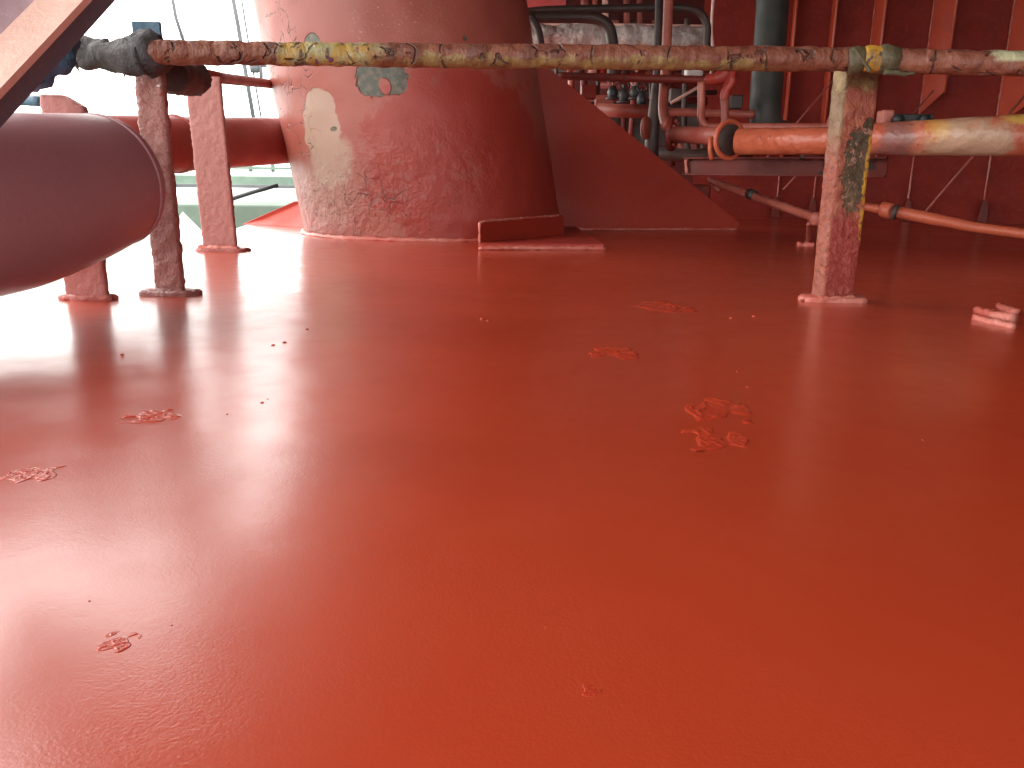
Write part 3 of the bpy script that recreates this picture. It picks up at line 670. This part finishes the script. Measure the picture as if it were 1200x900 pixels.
# clamp with two bolts on the orange pipe
t = thing('pipe_clamp', P(1065, 141, 3.7), 'black two bolt clamp sitting on top of the orange pipe', 'clamp')
p = P(1068, 141, 3.62); box('clamp_bar', p, (S(46, 3.6), .04, S(13, 3.6)), m_black, t, bev=.004)
for px in (1053, 1084):
    q_ = P(px, 140, 3.58); tube('bolt', [q_+Vector((0, .02, 0)), q_-Vector((0, .012, 0))], S(6, 3.6), m_black, t, seg=6)
p = P(1037, 140, 3.64); box('end_lug', p, (S(13, 3.6), .07, S(20, 3.6)), m_pinkpipe, t, bev=.006)
# channel beam
t = thing('channel_beam', P(890, 196, 4.6), 'dark red channel beam under the flanged pipe', 'beam')
a = P(804, 195, 4.75); b = P(1040, 196, 4.15); d_ = (b-a).normalized(); up_ = Z
box('web', (a+b)/2, ((b-a).length, .015, S(20, 4.5)), m_dred, t, d_, d_.cross(Z).normalized(), Z, bev=.002)
for sg in (1, -1): box('flange', (a+b)/2+Z*sg*S(9.5, 4.5)+d_.cross(Z).normalized()*.03, ((b-a).length, .05, .010), m_dred, t, d_, d_.cross(Z).normalized(), Z, bev=.002)
tube('weld_bead', [a+Z*.04+Vector((0, -.03, 0)), a+Z*.03+Vector((-.01, -.03, 0)), a-Z*.045+Vector((0, -.03, 0))], .009, m_weld, t, seg=7, rough=.006, fs=40, div=.01)
p = P(950, 181, 4.38); box('saddle', p, (S(22, 4.4), .06, S(14, 4.4)), m_dred, t, bev=.006)
p = P(972, 181, 4.33); box('saddle', p, (S(10, 4.4), .05, S(10, 4.4)), m_dark, t, bev=.006)
for px in (990,): 
    q_ = P(px, 205, 4.62); box('support_leg', Vector((q_.x, q_.y, q_.z/2)), (.06, .05, q_.z), m_dred, t, bev=.004)
# low pipe running down to the stanchion
t = pipe_thing('low_pink_pipe', 'thin rough pink pipe sloping down behind the stanchion on its left', P(900, 238, 5))
e0, e1 = P(833, 212, 5.6), P(958, 256, 4.2)
tube('pipe_run', [e0, P(850, 218, 5.35), P(900, 236, 4.8), e1], [S(8, 5.6)/2, S(9, 5.3)/2, S(9.5, 4.8)/2, S(11, 4.2)/2], m_pinkpipe, t, seg=16, rough=.005, fs=30, div=.02)
tube('pipe_end', [P(831, 208, 5.6), P(838, 216, 5.55), P(843, 224, 5.5)], [.014, .026, .012], m_pinkpipe, t, seg=10, rough=.006, fs=30)
tube('coupling', [P(955, 250, 4.2), P(956, 256, 4.19), P(955, 264, 4.19)], [.024, .034, .022], m_pinkpipe, t, seg=12, rough=.006, fs=30, div=.01)
tube('band', [P(878, 227, 5.02), P(884, 229, 4.96)], .032, m_dark, t, seg=12)
gz = G(944, 288); tube('stay', [P(948, 262, 4.22), Vector((gz.x+.01, gz.y, .03)), Vector((gz.x, gz.y, .0))], [.010, .011, .016], m_pinkpipe, t, seg=8, rough=.004, fs=40, div=.01)
tube('foot_weld', [Vector((gz.x-.05, gz.y, .006)), Vector((gz.x+.04, gz.y-.01, .006))], .014, m_weld, t, seg=8, rough=.01, fs=40, div=.01)
t = pipe_thing('low_red_pipe', 'thin red pipe with a coupling sloping down to the right from the stanchion', P(1100, 258, 3.9))
tube('pipe_run', [P(985, 238, 4.3), P(1018, 243, 4.15), P(1045, 247, 4.05), P(1090, 256, 3.95), P(1140, 266, 3.85), P(1215, 276, 3.7)], [S(9, 4.3)/2, S(9, 4.1)/2, S(14, 4)/2, S(14, 3.95)/2, S(12, 3.85)/2, S(12, 3.7)/2], m_orange, t, seg=18, div=.03, rough=.001)
tube('coupling', [P(1031, 245, 4.08), P(1034, 245, 4.07), P(1045, 248, 4.03), P(1047, 248, 4.02)], [S(9, 4)/2, S(18, 4)/2, S(19, 4)/2, S(14, 4)/2], m_orange, t, seg=18)
tube('band', [P(1047, 248.5, 4.02), P(1051, 249.5, 4.01)], S(18, 4)/2, m_dark, t, seg=18)
# tall green pipe
a = W(905, 20, .25)
t = tube('vertical_pipe', [P(908, -90, 7.9), P(905, 10, 7.85), P(900, 80, 7.8), P(897, 132, 7.75), P(903, 154, 7.75), P(930, 163, 7.75), P(990, 164, 7.8)], S(35, 7.9)/2, m_green, seg=28, curve=5)
tag(t, 'thick dark green grey vertical pipe standing before the bulkhead', 'pipe')
# diagonal tie rods
for (a, b, Yd, lab) in (((1206, 106), (1083, 250), 6.6, 'long thin tie rod slanting down at the far right'),
                        ((1094, 106), (1012, 200), 6.9, 'thin tie rod slanting down behind the two bolt clamp'),
                        ((985, 84), (896, 188), 7.1, 'thin tie rod slanting down left of the stanchion'),
                        ((942, 196), (918, 222), 6.9, 'short thin tie rod below the channel beam')):
    t = tube('tie_rod', [P(*a, Yd), P(*b, Yd)], .0095 if Yd < 6.8 else .007, m_pinkpipe, seg=8); tag(t, lab, 'rod', 'slanting tie rods in front of the bulkhead')
t = tube('tie_rod', [P(822, 100, 6.3), P(786, 121, 6.3)], .012, m_beamw, seg=8); tag(t, 'short pale strut slanting behind the thin pipe corner', 'rod')
# ------------------------------------------------------------------ machinery pipes in the centre
def vp(label, pts, Yd, w_, m, name='vertical_pipe', curve=4, cat='pipe', seg=16, **k):
    t = tube(name, [P(a, b, Yd) for a, b in pts], S(w_, Yd)/2, m, seg=seg, curve=curve, **k); return tag(t, label, cat)
t = thing('vertical_pipe', P(770, 100, 6.0), 'dark upright pipe just left of the pink upright pipe', 'pipe')
tube('pipe_run', [P(774, -60, 6), P(772, 20, 6), P(770, 90, 6), P(764, 160, 6), P(763, 215, 6)], [S(9, 6)/2, S(9, 6)/2, S(10, 6)/2, S(16, 6)/2, S(17, 6)/2], m_dark, t, seg=18)
t2 = thing('vertical_pipe', P(780, 100, 5.8), 'pink upright pipe bending to a flange above the orange pipe', 'pipe')
tube('pipe_run', [P(786, -60, 5.8), P(783, 10, 5.8), P(780, 80, 5.75), P(777, 125, 5.6), P(781, 148, 5.3)], S(11, 5.8)/2, m_pinkpipe, t2, seg=16, curve=4)
bm = bmesh.new(); fcc = P(757, 150, 5.9); flange(bm, fcc, Vector((.9, -.5, 0)), S(13, 5.9), .03); f = link('flange', bm, m_pinkpipe, t)
vp('black hose arching across the top over the foil lagging, upper one', [(600, 17), (640, 12), (720, 10), (790, 9), (818, 14), (828, 28), (828, 50), (826, 80)], 6.5, 9, m_dark, 'hose', cat='hose')
vp('thick black hose curving down in front of the foil lagging', [(600, 20), (650, 20), (695, 21), (712, 30), (717, 45), (718, 62), (718, 96)], 6.3, 13, m_dark, 'hose', cat='hose')
vp('short dark hose end dropping beside the column top', [(622, 18), (629, 30), (633, 44), (635, 62)], 6.2, 8, m_dark, 'hose', cat='hose')
t = tube('lagged_pipe', [P(612, 42, 7.3), P(660, 42, 7.3), P(720, 44, 7.3), P(780, 45, 7.3), P(832, 46, 7.3)], S(27, 7.3)/2, m_foil_b, seg=24, rough=.035, fs=7, div=.02)
tag(t, 'pipe wrapped in crumpled silver foil lagging', 'lagged pipe')
t = thing('thin_pipe', P(750, 92, 5.6), 'thin dark red pipe ending in a lumpy elbow just below the peeling rail', 'pipe')
tube('pipe_run', [P(655, 89, 5.9), P(720, 91, 5.7), P(832, 94, 5.45)], S(9, 5.6)/2, m_dred, t, seg=16, rough=.002, div=.04)
tube('elbow', [P(826, 93, 5.45), P(836, 94, 5.43), P(846, 90, 5.4), P(853, 82, 5.38)], [S(9, 5.4)/2, S(13, 5.4)/2, S(15, 5.4)/2, S(11, 5.4)/2], m_red, t, seg=16, rough=.012, fs=18, div=.015)
tube('elbow', [P(858, 82, 5.38), P(858, 95, 5.38), P(850, 106, 5.38), P(848, 120, 5.38)], [S(11, 5.4)/2, S(15, 5.4)/2, S(10, 5.4)/2, S(9, 5.4)/2], m_red, t, seg=16, rough=.014, fs=18, div=.015)
tube('drain_stub', [P(849, 116, 5.36), P(850, 130, 5.36), P(849, 149, 5.36)], S(9, 5.4)/2, m_pinkpipe, t, seg=12, rough=.006, fs=24, div=.015)
t = pipe_thing('short_pipe', 'short pale topped pipe low behind the gusset', P(740, 131, 6.6))
tube('pipe_run', [P(700, 129, 6.6), P(765, 131, 6.5)], S(15, 6.6)/2, m_pinkpipe, t, seg=18)
t = pipe_thing('cross_pipe', 'dark red level pipe low behind the pink upright pipe', P(810, 132, 6.8))
tube('pipe_run', [P(776, 131, 7.0), P(885, 134, 6.8)], S(9, 6.9)/2, m_pinkpipe, t, seg=14, rough=.006, fs=20, div=.03)
# valve cluster
t = thing('valve_cluster', P(728, 110, 6.9), 'cluster of small dark valves under the peeling rail', 'valve')
m_tv = paint('dark teal valve', (.02, .04, .045), (.06, .06, .06), .45, 20, .003)
for k, (px, py) in enumerate(((718, 108), (731, 112), (744, 108), (752, 116))):
    c = P(px, py, 6.9-.05*k)
    o = tube('valve_body', [c-Z*.06, c, c+Z*.05], [.028, .045, .025], m_tv, t, seg=12)
    bm = bmesh.new(); flange(bm, c-Z*.05, Z, .055, .014, 16); link('flange', bm, m_tv, o)
    bm = bmesh.new(); torus(bm, c+Z*.085, Vector((.2, -.9, .4)), .042, .008, 18, 6); add_tube(bm, [c+Z*.05, c+Z*.085], .008, seg=6); link('handwheel', bm, (m_pinkpipe, m_tv, m_beamw, m_tv)[k], o)
t = thing('manifold', P(690, 82, 6.6), 'low rusty manifold of little stubs showing just under the peeling rail', 'manifold')
tube('header', [P(664, 86, 6.8), P(756, 87, 6.7)], .035, m_dred, t, seg=12)
for k in range(7):
    c = P(668+k*13, 80, 6.7); tube('stub', [c-Z*.04, c+Z*.045], .022+.008*(k % 3), (m_pinkpipe, m_dark, m_beamw, m_red)[k % 4], t, seg=10)
t = thing('work_lamp', P(812, 84, 6.9), 'small whitish work lamp under the rail, above the pale strut', 'lamp')
p = P(813, 83, 6.9); box('lamp_body', p, (S(20, 6.9), .10, S(14, 6.9)), m_white, t, bev=.02, smooth=True); box('lamp_rim', p+Vector((0, .05, 0)), (S(23, 6.9), .03, S(17, 6.9)), m_dark, t, bev=.006)
t = pipe_thing('floor_pipe', 'dark pipe lying low between the gusset and the channel beam', P(790, 190, 6.6))
tube('pipe_run', [P(720, 176, 6.9), P(812, 183, 6.4), P(880, 176, 6.6)], S(15, 6.6)/2, m_dark, t, seg=14)
t = thing('pump_block', P(735, 150, 7.6), 'dark machinery block behind the triangular gusset', 'machinery')
box('housing', P(735, 150, 8.0), (1.3, .6, .42), m_dark, t, bev=.04); box('base', Vector((P(735, 190, 8.0).x, 8.0, .17)), (1.5, .7, .34), m_dred, t, bev=.02)
# crowded rack of pipes and brackets further back
rk = thing('pipe_rack', P(760, 130, 8.4), 'crowded rack of dark and rusty pipes far behind the triangular gusset', 'pipe rack')
rnd = random.Random(11)
mats = (m_dark, m_dred, m_dark, m_pinkpipe, m_red2, m_dark, m_dred)
for k in range(13):
    yy = 60+k*10+rnd.uniform(-3, 3); xa = 650+rnd.uniform(-10, 50)+max(0, (yy-90))*1.1; xb = 790+rnd.uniform(0, 50); Yd = rnd.uniform(7.6, 8.9)
    tube('rack_pipe', [P(xa, yy, Yd), P((xa+xb)/2, yy+rnd.uniform(-1, 3), Yd), P(xb, yy+rnd.uniform(-2, 3), Yd)], S(rnd.uniform(4, 10), Yd)/2, mats[k % 7], rk, seg=12)
for k in range(12):
    xx = 655+k*15+rnd.uniform(-4, 4); Yd = rnd.uniform(7.3, 8.7); y0_ = rnd.uniform(20, 70)
    pts_ = [P(xx, y0_, Yd), P(xx-1, y0_+40, Yd), P(xx-2+rnd.uniform(-2, 2), 150, Yd), P(xx-3+rnd.uniform(-12, 12), 195, Yd)]
    o = tube('rack_riser', pts_, S(rnd.uniform(3.5, 8), Yd)/2, mats[(k*3) % 7], rk, seg=12, curve=3)
    if k % 2:
        bm = bmesh.new(); flange(bm, pts_[1], Z, S(9, Yd), .04, 16); link('flange', bm, mats[(k*3) % 7], o)
for k, (px, py) in enumerate(((862, 120), (845, 168), (805, 176), (792, 112), (690, 108), (708, 120))):
    c = P(px, py, 7.6); box('junction_box', c, (.11+.03*(k % 3), .10, .12), (m_dark, m_dred, m_pinkpipe)[k % 3], rk, bev=.01)
t = tube('wire', [P(838, -30, 7), P(834, 30, 7), P(836, 70, 7), P(830, 96, 7)], .012, m_beamw, seg=6, curve=4); tag(t, 'thin pale cable hanging beside the black hose loop', 'cable')
# ------------------------------------------------------------------ small things on the deck
o1 = thing('weld_offcut', G(1165, 375), 'longer paint covered offcut lying on the deck at the right edge', 'offcut')
tube('bar', [G(1143, 369)+Z*.012, G(1165, 376)+Z*.013, G(1188, 380)+Z*.012], [.010, .013, .012], m_weld, o1, seg=10, rough=.006, fs=50, div=.008)
tube('skirt', [G(1143, 374)+Z*.003, G(1188, 385)+Z*.003], .009, m_weld, o1, seg=8, rough=.006, fs=50, div=.008)
o2 = tube('weld_offcut', [G(1170, 364)+Z*.012, G(1190, 371)+Z*.01], .010, m_weld, seg=8, rough=.004, fs=50, div=.01); tag(o2, 'shorter stub offcut lying just behind the longer one', 'offcut')
m_flake = paint('wrinkled wet paint skin', (.47, .055, .022), (.42, .04, .018), .14, 90, .0006)
def flake(px, py, wpx, hpx, lab, seed, n=56):
    c = G(px, py); sx = abs(G(px+wpx/2, py).x-c.x); sy = abs(G(px, py-hpx/2).y-c.y); bm = bmesh.new(); g_ = {}
    for i in range(n+1):
        for j in range(n+1):
            u = -1+2*i/n; v = -1+2*j/n; r_ = math.hypot(u, v)
            e = .55+.95*noise.noise(Vector((u*1.9, v*1.9, seed)))
            a = max(0, min(1, (e+.25-r_)*2.2)); 
            rdg = max(0, 1-7*abs(noise.noise(Vector((u*2.6+seed, v*3.6, seed*2)))))+.6*max(0, 1-6*abs(noise.noise(Vector((u*5+seed, v*7, seed)))))
            rim = max(0, 1-abs(a-.45)*3)
            hgt = a*.0006+a*.0017*rdg+.0013*rim*(.4+abs(noise.noise(Vector((u*7, v*7, seed+9)))))
            k_ = min(1, sx/.045)
            z = deck_z(c.x+u*sx*1.25, c.y+v*sy*1.25)+(hgt*k_ if a > 0 else -.003)
            g_[i, j] = bm.verts.new((c.x+u*sx*1.25, c.y+v*sy*1.25, z))
    for i in range(n):
        for j in range(n): bm.faces.new((g_[i, j], g_[i+1, j], g_[i+1, j+1], g_[i, j+1]))
    o = link('paint_wrinkle', bm, m_flake, None, True, c); tag(o, lab, 'paint flake', 'wrinkled paint flakes on the deck')
for i, a in enumerate(((835, 477, 74, 26, 'largest wrinkled paint flake in the middle right of the deck'), (838, 512, 62, 22, 'wrinkled paint flake just below the largest one'),
          (722, 412, 56, 14, 'faint paint flake left of and behind the largest one'), (775, 360, 60, 10, 'flat faint paint flake farthest back near the gusset'),
          (177, 483, 54, 14, 'thin paint flake in the white glare below the left post'), (38, 550, 50, 20, 'pale paint flake at the left edge of the deck'),
          (139, 746, 36, 22, 'sharp little paint flake low at the left of the deck'), (694, 809, 20, 14, 'tiny paint flake low in the middle of the deck'))):
    flake(*a, seed=3.7+i*5.1)
# specks of grit caught in the paint
bm = bmesh.new()
spk = [(143, 414), (320, 403), (333, 400), (307, 467), (565, 374), (572, 376), (360, 385), (857, 373), (884, 371), (864, 434), (876, 452), (1082, 512), (104, 700), (1165, 362), (266, 480)]
for i in range(5): spk.append((random.uniform(0, 1200), 300+600*random.random()**1.3))
for i, (px, py) in enumerate(spk):
    g_ = G(px, py); s = random.uniform(.0010, .0018)*(1.4 if i < 15 else .7)*max(.6, g_.y)
    if g_.x < edge_x(g_.y)+.02: continue
    v = bmesh.ops.create_icosphere(bm, subdivisions=1, radius=s)['verts']
    for q_ in v: q_.co = Vector((q_.co.x*random.uniform(1, 1.6), q_.co.y, q_.co.z*.6))+Vector((g_.x, g_.y, deck_z(g_.x, g_.y)+s*.2))
tag(link('grit', bm, m_flake), 'tiny specks of grit stuck in the red paint', 'grit', kind='stuff')
